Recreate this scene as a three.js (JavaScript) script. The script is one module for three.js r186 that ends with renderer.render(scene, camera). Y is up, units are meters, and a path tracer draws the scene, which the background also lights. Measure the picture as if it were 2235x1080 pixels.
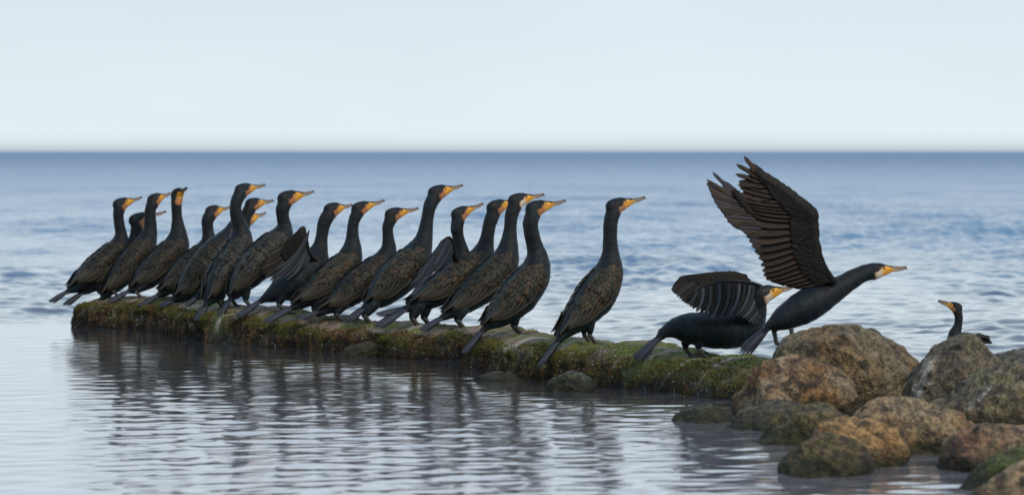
import * as THREE from 'three';
import { mergeGeometries } from 'three/addons/utils/BufferGeometryUtils.js';
import { ImprovedNoise } from 'three/addons/math/ImprovedNoise.js';

// ------------------------------------------------------------------ camera, sky, sun, exposure
const W = 2235, H = 1080, F = 6416, CAM_H = 1.25, HORIZON = 330;
const scene = new THREE.Scene();
const camera = new THREE.PerspectiveCamera(2 * Math.atan(H / 2 / F) * 180 / Math.PI, W / H, 0.1, 30000);
camera.position.set(0, CAM_H, 0);
camera.rotation.x = -Math.atan((H / 2 - HORIZON) / F);
camera.updateMatrixWorld(true);
camera.focus = 16.8; camera.userData.fStop = 3.3;
scene.add(camera);

const renderer = new THREE.WebGLRenderer({ antialias: true });
renderer.toneMapping = THREE.LinearToneMapping;
renderer.toneMappingExposure = 1.0;
renderer.shadowMap.enabled = true;

const sunDir = new THREE.Vector3(0.55, 0.72, 0.62).normalize();
const sun = new THREE.DirectionalLight(0xfff0dc, 1.5);
sun.position.copy(sunDir).multiplyScalar(40).add(new THREE.Vector3(0, 0, -16));
sun.target.position.set(0, 0, -16); scene.add(sun, sun.target);
sun.castShadow = true; sun.shadow.radius = 22; sun.shadow.mapSize.set(2048, 2048);
Object.assign(sun.shadow.camera, { left: -8, right: 8, top: 8, bottom: -8, near: 1, far: 90 });

const smooth = (a, b, x) => { const t = Math.min(1, Math.max(0, (x - a) / (b - a))); return t * t * (3 - 2 * t); };
const mix = (a, b, t) => a + (b - a) * t;
{
  // hazy bright daylight: milky near the horizon, blue towards the zenith
  const pn = new ImprovedNoise(), fbm2 = (x, y, z) => pn.noise(x, y, z) + .5 * pn.noise(x * 2.1, y * 2.1, z * 2.1 + 3) + .25 * pn.noise(x * 4.3, y * 4.3, z * 4.3);
  const w = 1024, h = 512, data = new Float32Array(w * h * 4);
  const stops = [[-90, .10, .14, .17], [-4, .30, .38, .42], [-.4, .765, .855, .895], [.15, .765, .86, .90], [.9, .765, .855, .90], [2.9, .71, .81, .875], [7, .70, .79, .87], [14, .65, .775, .86], [28, .50, .66, .83], [50, .36, .51, .77], [90, .28, .42, .70]];
  for (let j = 0; j < h; j++) {
    const el = ((j + .5) / h - .5) * 180;
    let k = 0; while (k < stops.length - 2 && stops[k + 1][0] < el) k++;
    const t = Math.min(1, Math.max(0, (el - stops[k][0]) / (stops[k + 1][0] - stops[k][0])));
    for (let i = 0; i < w; i++) {
      const az = ((i + .5) / w - .5) * 2 * Math.PI, ce = Math.cos(el * Math.PI / 180);
      const d = new THREE.Vector3(Math.cos(az) * ce, Math.sin(el * Math.PI / 180), Math.sin(az) * ce);
      const veil = 1 + .035 * fbm2(Math.cos(az) * 9, Math.sin(az) * 9, el * .45);
      const glow = Math.pow(Math.max(0, d.dot(sunDir)), 5) * .5 * smooth(3, 20, el);
      for (let c = 0; c < 3; c++) data[(j * w + i) * 4 + c] = mix(stops[k][c + 1], stops[k + 1][c + 1], t) * veil + glow * [1, .95, .85][c];
      data[(j * w + i) * 4 + 3] = 1;
    }
  }
  const tex = new THREE.DataTexture(data, w, h, THREE.RGBAFormat, THREE.FloatType);
  tex.mapping = THREE.EquirectangularReflectionMapping; tex.magFilter = tex.minFilter = THREE.LinearFilter; tex.wrapS = THREE.RepeatWrapping; tex.needsUpdate = true;
  scene.background = tex; scene.environment = tex;
}

// ------------------------------------------------------------------ helpers
let seed = 20240611;
const rnd = () => { seed |= 0; seed = seed + 0x6D2B79F5 | 0; let t = Math.imul(seed ^ seed >>> 15, 1 | seed); t = t + Math.imul(t ^ t >>> 7, 61 | t) ^ t; return ((t ^ t >>> 14) >>> 0) / 4294967296; };
const rr = (a, b) => a + (b - a) * rnd();
const perlin = new ImprovedNoise();
const n3 = (x, y, z) => perlin.noise(x, y, z);
const fbm = (x, y, z, o = 4) => { let s = 0, a = 1, n = 0; for (let i = 0; i < o; i++) { s += a * n3(x, y, z); n += a; a *= .5; x = x * 2.03 + 7.1; y = y * 2.03 + 3.7; z = z * 2.03 + 5.3; } return s / n; };
const V = (x, y, z) => new THREE.Vector3(x, y, z);
const lin = (r, g, b) => { const c = new THREE.Color().setRGB(r / 255, g / 255, b / 255, THREE.SRGBColorSpace); return [c.r, c.g, c.b]; };
const mixc = (a, b, t) => [mix(a[0], b[0], t), mix(a[1], b[1], t), mix(a[2], b[2], t)];
const ray = (px, py) => V((px - W / 2) / F, (H / 2 - py) / F, -1).applyQuaternion(camera.quaternion);
const at = (px, py, depth) => { const d = ray(px, py); return d.multiplyScalar(depth / -d.z).add(camera.position); };
const onWater = (px, py) => { const d = ray(px, py); return d.multiplyScalar(-CAM_H / d.y).add(camera.position); };
const used = new Map();
function numbered(name) { const n = used.get(name) ?? 0; used.set(name, n + 1); return n ? `${name}_${String(n).padStart(3, '0')}` : name; }
function tag(o, label, category, group) { Object.assign(o.userData, { label, category }); if (group) o.userData.group = group; return o; }
function mesh(name, geo, mat, parent) { const m = new THREE.Mesh(geo, mat); m.name = name; m.castShadow = m.receiveShadow = true; if (parent) parent.add(m); return m; }
function geoOf(pos, idx, col, uv, nor) {
  const g = new THREE.BufferGeometry();
  g.setAttribute('position', new THREE.BufferAttribute(pos instanceof Float32Array ? pos : new Float32Array(pos), 3));
  if (col) g.setAttribute('color', new THREE.BufferAttribute(col instanceof Float32Array ? col : new Float32Array(col), 3));
  if (uv) g.setAttribute('uv', new THREE.BufferAttribute(uv instanceof Float32Array ? uv : new Float32Array(uv), 2));
  g.setIndex(idx instanceof Uint32Array ? new THREE.BufferAttribute(idx, 1) : Array.from(idx));
  if (nor) g.setAttribute('normal', new THREE.BufferAttribute(nor instanceof Float32Array ? nor : new Float32Array(nor), 3)); else g.computeVertexNormals();
  return g;
}
function bumpTexture(size, f, rx, ry) {                       // tiling height texture from f(u, v) in 0..1
  const d = new Uint8Array(size * size * 4);
  for (let j = 0; j < size; j++) for (let i = 0; i < size; i++) { const v = Math.max(0, Math.min(255, 255 * f(i / size, j / size))); d.set([v, v, v, 255], (j * size + i) * 4); }
  const t = new THREE.DataTexture(d, size, size); t.wrapS = t.wrapT = THREE.RepeatWrapping; t.magFilter = THREE.LinearFilter; t.minFilter = THREE.LinearMipmapLinearFilter; t.generateMipmaps = true; t.repeat.set(rx, ry); t.needsUpdate = true;
  return t;
}

// ------------------------------------------------------------------ the line of the sea wall (plan, metres)
// traced foot of its near face: picture x, picture y of the waterline
const FOOT = [[143, 711], [215, 716], [287, 719], [345, 727], [396, 741], [490, 750], [600, 759], [709, 767], [800, 776], [870, 784], [940, 787], [1000, 793], [1050, 810], [1157, 827], [1297, 842], [1438, 856], [1540, 868], [1640, 880], [1760, 897]].map(([x, y]) => onWater(x, y));
const footCurve = new THREE.CatmullRomCurve3(FOOT, false, 'centripetal');
const WL = footCurve.getLength(), ACROSS = V(.83, 0, -.555).normalize();
// crest height over the water, by picture x of the far crest
const CREST = [[153, .17], [210, .195], [300, .205], [450, .215], [620, .222], [720, .19], [800, .17], [900, .178], [1000, .186], [1113, .19], [1210, .205], [1270, .192], [1350, .2], [1455, .22], [1490, .205], [1555, .172], [1590, .165], [1630, .19], [1690, .18], [1740, .16], [1900, .15]];
const pxOf = (p) => W / 2 + F * p.x / -p.z;
function crest(px) { let k = 0; while (k < CREST.length - 2 && CREST[k + 1][0] < px) k++; const [a, ha] = CREST[k], [b, hb] = CREST[k + 1]; return mix(ha, hb, smooth(0, 1, (px - a) / (b - a))); }
function wallPoint(px, d) {                                  // the point on top of the wall, d metres in from its near face, seen at picture x
  let lo = 0, hi = 1;
  for (let i = 0; i < 40; i++) { const m = (lo + hi) / 2; pxOf(footCurve.getPointAt(m).addScaledVector(ACROSS, d)) < px ? lo = m : hi = m; }
  const p = footCurve.getPointAt(lo).addScaledVector(ACROSS, d);
  p.y = crest(pxOf(footCurve.getPointAt(lo).addScaledVector(ACROSS, .42))) - .012 - .25 * Math.max(0, Math.abs(d - .27) - .12);
  return p;
}

// ------------------------------------------------------------------ water
{
  const P0 = FOOT[0], dir = FOOT[FOOT.length - 1].clone().sub(P0).setY(0).normalize();
  const rough = (x, z) => {                                   // 1 on the open sea, small in the lee of the wall
    const dx = x - P0.x, dz = z - P0.z, s = dx * dir.x + dz * dir.z, d = dx * ACROSS.x + dz * ACROSS.z;
    const wd = .4 + Math.max(0, .15 - s) * 2.2;
    return mix(.20 + .2 * smooth(-16, -11.5, z), 1, smooth(-wd, wd, d - .2 + Math.max(0, -s) * .25));
  };
  const waves = [];
  const addBand = (n, l0, l1, slope, spread, lee) => { for (let i = 0; i < n; i++) { const L = l0 * Math.pow(l1 / l0, (i + rnd()) / n), k = 2 * Math.PI / L, a = (rnd() + rnd() - 1) * spread + .35; waves.push({ kx: k * Math.sin(a), kz: k * Math.cos(a), k, amp: slope * Math.SQRT2 / Math.sqrt(n) / k, ph: rr(0, 6.283), lee }); } };
  addBand(36, .12, .42, .20, 3.4, .46); addBand(28, .35, 1.2, .125, 1.7, .18); addBand(18, 1.2, 4, .05, 1.1, .10); addBand(8, 4, 14, .022, .7, .1); addBand(32, .08, .34, .05, 1.0, 2.2);
  const angles = [];
  for (let i = 0; i <= 430; i++) angles.push(-11.6 + 23.2 * i / 430);
  for (let a = 12.2, st = .7; a < 180; a += st, st *= 1.17) { angles.push(a); angles.unshift(-a); }
  angles.push(180); angles.unshift(-180);
  function sheet(dists, name, mat) {
    const nc = angles.length, nr = dists.length, pos = new Float32Array(nc * nr * 3), nor = new Float32Array(nc * nr * 3), uv = new Float32Array(nc * nr * 2), wc = new Float32Array(nc * nr * 3), uv1 = new Float32Array(nc * nr * 2);
    for (let j = 0; j < nr; j++) {
      const D = dists[j], step = Math.max(.01, (dists[Math.min(nr - 1, j + 1)] - dists[Math.max(0, j - 1)]) / 2);
      const act = [];
      for (const w of waves) { const f = 1 - smooth(.25, .5, step * Math.abs(w.kz) / 6.283); if (f > .01) act.push([w, f]); }
      for (let i = 0; i < nc; i++) {
        const a = angles[i] * Math.PI / 180, x = D * Math.sin(a), z = -D * Math.cos(a), o = j * nc + i;
        let y = 0, sx = 0, sz = 0;
        if (Math.abs(angles[i]) < 20 && D > 1) {
          const R = rough(x, z) * mix(.5, 1.45, smooth(-.35, .45, fbm(x * .22 + 3, z * .08, 1.7, 3))), lee = smooth(.75, .3, R);
          const fade = smooth(20, 12, Math.abs(angles[i])) * (1 - smooth(400, 900, D));
          for (const [w, f] of act) { const e = w.amp * f * R * mix(1, w.lee, lee) * fade, p = w.kx * x + w.kz * z + w.ph; y += e * Math.sin(p); const c = e * Math.cos(p); sx += c * w.kx; sz += c * w.kz; }
        }
        pos.set([x, y, z], o * 3); const l = 1 / Math.hypot(sx, 1, sz); nor.set([-sx * l, l, -sz * l], o * 3); uv.set([x, z], o * 2); uv1.set([Math.min(1, Math.max(0, Math.log(Math.max(D, 1) / 10) / Math.log(200))), .5], o * 2); wc.set(mixc(mixc([.25, .245, .28], [.062, .062, .075], smooth(11.5, 16.5, D)), mixc([.04, .17, .33], [.05, .15, .30], smooth(60, 350, D)), smooth(17, 42, D)), o * 3);  // sky glare up close and dark wall reflection put into the base colour
      }
    }
    const idx = new Uint32Array((nc - 1) * (nr - 1) * 6); let q = 0;
    for (let j = 0; j < nr - 1; j++) for (let i = 0; i < nc - 1; i++) { const a = j * nc + i, b = a + 1, c = a + nc, d = c + 1; idx.set([a, b, c, b, d, c], q); q += 6; }
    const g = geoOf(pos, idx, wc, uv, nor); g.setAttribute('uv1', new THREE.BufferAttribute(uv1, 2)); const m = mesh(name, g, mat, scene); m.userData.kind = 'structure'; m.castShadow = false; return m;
  }
  const SPLIT = 31;
  const yOf = (D) => HORIZON + F * CAM_H / D, near = [.15, 1, 3, 5, 7];
  for (let y = 1210; y > yOf(SPLIT); y -= .9) near.push(F * CAM_H / (y - HORIZON));
  near.push(SPLIT);
  const far = [];
  for (let y = yOf(SPLIT); y > HORIZON + 6; y -= .9) far.push(F * CAM_H / (y - HORIZON));
  far.push(1500, 2000, 3000, 5000, 9000, 20000);
  // fine ripples: a tiling height texture of many small waves
  const comp = []; for (let i = 0; i < 46; i++) { const kx = Math.round(rr(-26, 26)), ky = Math.round(rr(5, 40)) * (rnd() < .5 ? -1 : 1); comp.push([kx, ky, rr(0, 6.283), 1 / Math.hypot(kx, ky)]); }
  const ripple = (u, v) => { let s = 0; for (const [a, b, p, m] of comp) s += m * Math.sin(6.2832 * (a * u + b * v) + p); return .5 + s * .9; };
  const calm = bumpTexture(512, ripple, 1 / 1.7, 1 / 1.7), open = bumpTexture(512, ripple, 1 / 4.3, 1 / 4.3);
  // how glassy the surface reads, from the shore (0) out to the open sea (1)
  const grade = (st) => { const d = new Uint8Array(256 * 4 * 4); for (let j = 0; j < 4; j++) for (let i = 0; i < 256; i++) { const t = i / 255; let k = 0; while (k < st.length - 2 && st[k + 1][0] < t) k++; const v = 255 * mix(st[k][1], st[k + 1][1], Math.min(1, (t - st[k][0]) / (st[k + 1][0] - st[k][0]))); d.set([v, v, v, v], (j * 256 + i) * 4); } const t = new THREE.DataTexture(d, 256, 4); t.magFilter = THREE.LinearFilter; t.channel = 1; t.needsUpdate = true; return t; };
  const base = { vertexColors: true, roughness: .06, ior: 1.333 };
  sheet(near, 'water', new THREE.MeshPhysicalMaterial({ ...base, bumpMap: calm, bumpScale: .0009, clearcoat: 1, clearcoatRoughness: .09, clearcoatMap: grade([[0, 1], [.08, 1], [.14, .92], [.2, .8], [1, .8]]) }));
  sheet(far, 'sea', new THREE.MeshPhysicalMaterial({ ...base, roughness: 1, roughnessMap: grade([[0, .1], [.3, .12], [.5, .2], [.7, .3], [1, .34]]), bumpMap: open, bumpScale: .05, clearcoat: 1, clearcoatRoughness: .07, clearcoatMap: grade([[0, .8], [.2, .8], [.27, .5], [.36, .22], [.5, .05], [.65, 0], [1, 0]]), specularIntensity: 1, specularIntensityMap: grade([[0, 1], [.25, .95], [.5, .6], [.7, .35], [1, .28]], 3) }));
}

// ------------------------------------------------------------------ sea wall
const vcol = (rough, extra = {}) => new THREE.MeshStandardMaterial({ vertexColors: true, roughness: rough, ...extra });
{
  const LIP = .042, NS = 1250, NC = 84, WID = .5;
  const root = new THREE.Group(); root.name = numbered('sea_wall'); scene.add(root);
  tag(root, 'low weathered concrete sea wall covered in moss and brown algae that the birds stand on', 'sea wall');
  const pos = [], col = [], meta = [];
  const cMoss = lin(106, 108, 38), cMoss2 = lin(66, 78, 30), cBrown = lin(70, 56, 38), cOchre = lin(120, 86, 48), cDark = lin(28, 27, 20), cTop = lin(128, 110, 94), cWhite = lin(170, 165, 150);
  for (let i = 0; i <= NS; i++) {
    const u = i / NS, b = footCurve.getPointAt(u), px = pxOf(b.clone().addScaledVector(ACROSS, .42)), s = u * WL;
    const h = crest(px) + fbm(s * 3.7, 2.2, 5, 3) * .042 + n3(s * 17, 4, 1) * .008, rnd2 = smooth(1380, 1560, px), rad = mix(.05 + .06 * Math.max(0, fbm(s * 2.9, 8, 2, 3) + .2), .13, rnd2);
    const cap = Math.min(1, s / .10), capS = Math.sqrt(Math.max(0, 1 - (1 - cap) * (1 - cap)));
    // profile: up the near face, round the lip, across the top, down the far side
    for (let j = 0; j <= NC; j++) {
      const q = j / NC; let d, y, nx, ny;
      if (q < .42) { const k = q / .42; y = mix(-.16, h - LIP - rad, k); d = mix(-.03, .012, k); nx = -1; ny = .1; }
      else if (q < .58) { const k = (q - .42) / .16 * Math.PI / 2; d = .012 + rad * (1 - Math.cos(k)); y = h - LIP - rad + rad * Math.sin(k); nx = -Math.cos(k); ny = Math.sin(k); }
      else if (q < .82) { const k = (q - .58) / .24; d = mix(.012 + rad, WID - .06, k); y = h - LIP * (1 - smooth(.05, .26, d)); nx = 0; ny = 1; }
      else { const k = (q - .82) / .18; d = WID - .06 + .06 * Math.sin(Math.min(1, k * 3) * Math.PI / 2); y = h - k * k * (h + .16); nx = k > .3 ? 1 : 0; ny = k > .3 ? 0 : 1; }
      let big = fbm(s * 2.3, y * 3, d * 3 + 9, 3) * .085 + fbm(s * 8, y * 7, d * 9, 3) * .034;
      // blocks: upright hollows in the near face where the wall is broken
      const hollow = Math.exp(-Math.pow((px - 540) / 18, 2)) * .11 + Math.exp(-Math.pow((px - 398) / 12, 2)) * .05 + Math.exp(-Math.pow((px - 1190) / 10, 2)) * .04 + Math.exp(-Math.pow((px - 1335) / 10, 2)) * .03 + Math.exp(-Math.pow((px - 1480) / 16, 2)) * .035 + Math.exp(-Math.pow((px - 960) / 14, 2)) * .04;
      const front = smooth(.5, .3, q);
      const streak = n3(s * 34, y * 7, 3) * .007 + n3(s * 70, y * 22, 5) * .005;
      const fine = n3(s * 55, y * 55, d * 55) * .0045 * (1 - front) + streak * front;
      const out = big * mix(.35, 1, front) + fine - hollow * front;
      d += nx * Math.min(.022, out); y += ny * out * .6;
      const ctr = .25;
      d = ctr + (d - ctr) * mix(.55, 1, capS); if (y > 0) y *= mix(.72, 1, capS);
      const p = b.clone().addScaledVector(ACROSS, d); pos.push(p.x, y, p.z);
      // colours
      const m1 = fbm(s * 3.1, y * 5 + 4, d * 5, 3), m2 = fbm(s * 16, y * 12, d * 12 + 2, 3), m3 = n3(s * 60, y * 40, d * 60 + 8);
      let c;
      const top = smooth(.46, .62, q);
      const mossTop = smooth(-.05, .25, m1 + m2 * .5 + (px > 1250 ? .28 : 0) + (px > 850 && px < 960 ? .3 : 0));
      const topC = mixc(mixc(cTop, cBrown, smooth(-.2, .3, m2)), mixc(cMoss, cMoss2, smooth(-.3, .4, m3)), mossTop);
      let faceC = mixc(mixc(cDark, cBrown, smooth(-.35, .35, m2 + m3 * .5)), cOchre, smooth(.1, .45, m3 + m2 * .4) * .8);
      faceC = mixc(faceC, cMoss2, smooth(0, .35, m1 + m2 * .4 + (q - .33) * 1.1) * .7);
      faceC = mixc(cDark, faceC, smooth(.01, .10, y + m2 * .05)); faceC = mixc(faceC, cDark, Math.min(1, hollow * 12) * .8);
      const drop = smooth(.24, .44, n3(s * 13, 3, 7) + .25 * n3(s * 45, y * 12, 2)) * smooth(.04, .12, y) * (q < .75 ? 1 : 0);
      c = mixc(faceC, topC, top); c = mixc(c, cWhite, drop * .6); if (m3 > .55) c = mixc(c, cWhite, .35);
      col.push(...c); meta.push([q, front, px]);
    }
  }
  const idx = [];
  for (let i = 0; i < NS; i++) for (let j = 0; j < NC; j++) { const a = i * (NC + 1) + j, b = a + 1, c = a + NC + 1, d = c + 1; idx.push(a, c, b, b, c, d); }
  // close the seaward end
  const e = pos.length / 3; let cx = 0, cy = 0, cz = 0; for (let j = 0; j <= NC; j++) { cx += pos[j * 3]; cy += pos[j * 3 + 1]; cz += pos[j * 3 + 2]; }
  const k = 1 / (NC + 1); pos.push(cx * k - .06, cy * k + .01, cz * k - .04); col.push(...lin(70, 62, 44)); for (let j = 0; j < NC; j++) idx.push(e, j, j + 1);
  const g = geoOf(pos, idx, col);
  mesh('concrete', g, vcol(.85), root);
  // tufts of moss and weed, and pale barnacles, rooted all over it
  const blade = []; for (let i = 0; i < 6; i++) { const a = i * 1.05 + rr(-.2, .2), l = rr(.7, 1.15), t = new THREE.ConeGeometry(.16, l, 3, 1, true); t.translate(0, l / 2, 0); t.rotateZ(rr(.15, .55)); t.rotateY(a); blade.push(t); }
  const tuftG = mergeGeometries(blade), N = 46000, tuft = new THREE.InstancedMesh(tuftG, new THREE.MeshStandardMaterial({ roughness: .9 }), N);
  tuft.name = 'moss_tufts'; tuft.userData.kind = 'stuff';
  const nor = g.attributes.normal, M = new THREE.Matrix4(), Q = new THREE.Quaternion(), up = V(0, 1, 0);
  let n = 0, guard = 0;
  const pal = [lin(112, 114, 40), lin(80, 86, 34), lin(58, 60, 30), lin(92, 72, 40), lin(126, 92, 50), lin(48, 40, 28), lin(140, 116, 72)];
  while (n < N && guard++ < 400000) {
    const v = Math.floor(rnd() * (NS + 1)) * (NC + 1) + Math.floor(rr(.16, .84) * NC), [q, front, px] = meta[v];
    const x = pos[v * 3], y = pos[v * 3 + 1], z = pos[v * 3 + 2]; if (y < .005) continue;
    const m = fbm(x * 3.3 + 20, y * 6, z * 3.3, 3), mossy = smooth(-.18, .22, m + (px > 1250 ? .14 : 0) + (q > .40 && q < .62 ? .1 : -.26));
    if (q > .6 && rnd() > mossy * 1.1) continue; if (q <= .6 && n3(x * 5, y * 9 + 4, z * 5) < -.28 && rnd() < .85) continue;
    const nv = V(nor.getX(v), nor.getY(v), nor.getZ(v));
    const d = nv.clone().multiplyScalar(.7).add(V(rr(-.3, .3), front > .5 ? -.75 : .45, rr(-.3, .3))).normalize();
    Q.setFromUnitVectors(up, d);
    const sc = rr(.0055, .0125) * (q > .6 ? .7 : 1);
    M.compose(V(x + rr(-.006, .006), y + rr(-.005, .004), z + rr(-.006, .006)), Q, V(sc * .8, sc * 1.25, sc * .8)); tuft.setMatrixAt(n, M);
    const r = rnd(), w = mossy;
    let c = r < w * .75 ? pal[Math.floor(rnd() * 3)] : pal[3 + Math.floor(rnd() * 4)];
    if (y < .06) c = mixc(c, pal[5], .75);
    if (q > .40 && q < .66 && mossy > .5 && rnd() < .5) c = mixc(c, pal[0], .6);
    if (q < .46) { const st = n3(x * 30 + z * 22, y * 6, 1.3) + .5 * n3(x * 70 - z * 50, y * 14, 4); if (st > .2) c = mixc(c, pal[4], .6); else if (st < -.16) c = mixc(c, pal[5], .8); }
    const f = rr(.45, 1.3); tuft.setColorAt(n, new THREE.Color().setRGB(c[0] * f, c[1] * f, c[2] * f)); n++;
  }
  tuft.count = n; root.add(tuft);
  const barn = new THREE.InstancedMesh(new THREE.ConeGeometry(1, .8, 6), new THREE.MeshStandardMaterial({ roughness: .8, color: new THREE.Color().setRGB(.42, .40, .36) }), 420); barn.name = 'barnacles'; barn.userData.kind = 'stuff';
  for (let i = 0; i < 420; i++) { let v; do v = Math.floor(rnd() * (NS + 1)) * (NC + 1) + Math.floor(rr(.18, .7) * NC); while (pos[v * 3 + 1] < .01); const nv = V(nor.getX(v), nor.getY(v), nor.getZ(v)); Q.setFromUnitVectors(up, nv); const s = rr(.002, .0055); M.compose(V(pos[v * 3], pos[v * 3 + 1], pos[v * 3 + 2]).addScaledVector(nv, .006), Q, V(s, s, s)); barn.setMatrixAt(i, M); }
  root.add(barn);
}

// ------------------------------------------------------------------ boulders
const grain = (() => { const h = (i, j, k) => { const v = Math.sin(i * 127.1 + j * 311.7 + k * 74.7) * 43758.5453; return v - Math.floor(v); }, vn = (x, y, p, k) => { const i = Math.floor(x), j = Math.floor(y), u = x - i, v = y - j, a = u * u * (3 - 2 * u), b = v * v * (3 - 2 * v), m = (q) => ((q % p) + p) % p; return mix(mix(h(m(i), m(j), k), h(m(i + 1), m(j), k), a), mix(h(m(i), m(j + 1), k), h(m(i + 1), m(j + 1), k), a), b); }; return (u, v) => .34 * vn(u * 22, v * 22, 22, 1) + .36 * vn(u * 48, v * 48, 48, 2) + .3 * vn(u * 110, v * 110, 110, 3); })();
const grainMap = bumpTexture(512, (u, v) => { const g = grain(u, v); return Math.min(1, .34 + 1.5 * smooth(.3, .78, g) * .62); }, 1, 1), stoneMat = vcol(.8, { map: grainMap, bumpMap: bumpTexture(512, grain, 1, 1), bumpScale: .014 });
function boulder(label, [x0, y0, x1, y1], z, o = {}) {
  const c = at((x0 + x1) / 2, (y0 + y1) / 2, z), s = z / F, a = (x1 - x0) / 2 * s * 1.05, b = (y1 - y0) / 2 * s * .96, d = (o.deep ?? .8) * a, sd = o.seed ?? 1;
  const g0 = new THREE.IcosahedronGeometry(1, o.detail ?? 46); g0.deleteAttribute('uv'); g0.deleteAttribute('normal');
  const P = g0.attributes.position, col = new Float32Array(P.count * 3), v = V(0, 0, 0), lump = o.lump ?? .3;
  const moss = o.moss ?? .3, cols = (o.cols ?? [[112, 92, 66], [134, 118, 98], [66, 54, 38]]).map((q) => lin(...q)), green = lin(78, 84, 30), black = lin(26, 23, 16), pale = lin(176, 170, 156);
  const pow = o.box ?? 1;
  const cuts = []; for (let i = 0; i < 11; i++) { const q = V(Math.sin(sd * 12.9 + i * 2.4), Math.sin(sd * 7.3 + i * 4.1) * .8 + .1, Math.cos(sd * 3.7 + i * 5.3)).normalize(); cuts.push([q, .80 + .14 * Math.abs(Math.sin(sd * 3.1 + i * 9.7))]); }
  for (let i = 0; i < P.count; i++) {
    v.fromBufferAttribute(P, i).normalize(); const ux = v.x, uy = v.y, uz = v.z;
    if (pow !== 1) { v.set(Math.sign(ux) * Math.pow(Math.abs(ux), pow), Math.sign(uy) * Math.pow(Math.abs(uy), pow), Math.sign(uz) * Math.pow(Math.abs(uz), pow)); }
    let r = 1 + fbm(ux * 1.1 + sd * 5.3, uy * 1.1, uz * 1.1 + sd, 3) * lump;
    for (const [hx, hy, hz, am, w] of o.bumps ?? []) { const q = ux * hx + uy * hy + uz * hz; r += am * Math.exp((q - 1) / w); }
    for (const [q, off] of cuts) { const e = (ux * q.x + uy * q.y + uz * q.z) * r - off; if (e > -.06) r -= e > .06 ? e * .85 : (e + .06) * (e + .06) / .24 * .85; }
    const X = v.x * a * r, Y = v.y * b * r, Z = v.z * d * r, wx = X + sd * 3.1, wy = Y, wz = Z;
    const rid = 1 - Math.abs(fbm(wx * 3.1 + 9, wy * 3.1, wz * 3.1, 3)) * 2.6, fine = fbm(wx * 7, wy * 7, wz * 7, 3) * .034 + rid * .028 + fbm(wx * 22, wy * 22, wz * 22, 3) * .013 + n3(wx * 80, wy * 80, wz * 80) * .0032;
    P.setXYZ(i, X + ux * fine, Y + uy * fine + ux * (o.tilt ?? 0) * a, Z + uz * fine);
    const yw = c.y + P.getY(i), m1 = fbm(wx * 4, wy * 4, wz * 4 + 2, 3), m2 = fbm(wx * 15, wy * 15, wz * 15, 3), m3 = n3(wx * 70, wy * 70, wz * 70), m4 = fbm(wx * 34 + 5, wy * 34, wz * 34, 2);
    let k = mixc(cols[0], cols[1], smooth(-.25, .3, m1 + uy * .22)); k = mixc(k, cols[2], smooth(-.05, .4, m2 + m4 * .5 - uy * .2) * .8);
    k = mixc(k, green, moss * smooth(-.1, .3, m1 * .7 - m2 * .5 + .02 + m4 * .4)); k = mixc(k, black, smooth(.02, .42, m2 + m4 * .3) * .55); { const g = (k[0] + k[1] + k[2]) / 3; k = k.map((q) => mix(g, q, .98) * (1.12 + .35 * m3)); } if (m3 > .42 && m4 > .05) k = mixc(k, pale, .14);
    k = mixc(k, mixc(black, green, .25), smooth(.10, .02, yw + m2 * .07) * .9);
    for (const [sx, sy, ang, la, lb] of o.splash ?? []) if (uz > 0) { const qx = X / a - sx, qy = Y / b - sy, ca = Math.cos(ang), sa = Math.sin(ang), q = Math.hypot((qx * ca + qy * sa) / la, (qy * ca - qx * sa) / lb) + m2 * 1.3 + m4 * 1.1; k = mixc(k, pale, .72 * smooth(1.1, .55, q)); }
    col.set(k, i * 3);
  }
  const key = new Map(), idx = [], pos = [], cc = [], uu = [];
  for (let i = 0; i < P.count; i++) { const q = `${P.getX(i).toFixed(5)},${P.getY(i).toFixed(5)},${P.getZ(i).toFixed(5)}`; let n = key.get(q); if (n === undefined) { n = pos.length / 3; key.set(q, n); pos.push(P.getX(i), P.getY(i), P.getZ(i)); cc.push(col[i * 3], col[i * 3 + 1], col[i * 3 + 2]); { const l = Math.hypot(P.getX(i) / a, P.getY(i) / b, P.getZ(i) / d); uu.push(Math.atan2(-P.getZ(i) / d, P.getY(i) / b) / 6.2832 * Math.max(2, Math.round(6.28 * (b + d) / 2 / .5)), Math.asin(Math.max(-1, Math.min(1, P.getX(i) / a / l))) * a / .5 + sd * .37); } } idx.push(n); }
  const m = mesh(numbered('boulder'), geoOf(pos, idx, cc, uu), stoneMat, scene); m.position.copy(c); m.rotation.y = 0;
  return tag(m, label, 'boulder', 'boulders at the end of the wall');
}
const dirN = (x, y, z) => { const v = V(x, y, z).normalize(); return [v.x, v.y, v.z]; };
boulder('large rounded grey brown boulder in front of the feet of the bird with raised wings', [1688, 708, 2016, 965], 14.3, { seed: 2, lump: .16, tilt: -.07, moss: .4, deep: .62, cols: [[122, 98, 64], [128, 112, 88], [76, 62, 38]], bumps: [[...dirN(-.6, .7, .3), .05, .1]] });
boulder('round ochre boulder leaning on the near left side of the largest boulder', [1616, 780, 1856, 965], 13.75, { box: 1.06, seed: 5, lump: .2, moss: .25, deep: .75, cols: [[126, 92, 52], [148, 126, 98], [70, 50, 28]] });
boulder('tall pointed boulder with white droppings that hides the swimming bird', [1985, 734, 2205, 1000], 13.6, { seed: 8, lump: .2, moss: .35, deep: .8, box: 1.1, cols: [[94, 82, 64], [112, 98, 80], [56, 48, 36]], bumps: [[...dirN(.3, .9, .1), .16, .08]], splash: [[-.66, .34, 1.15, .34, .09]] });
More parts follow.
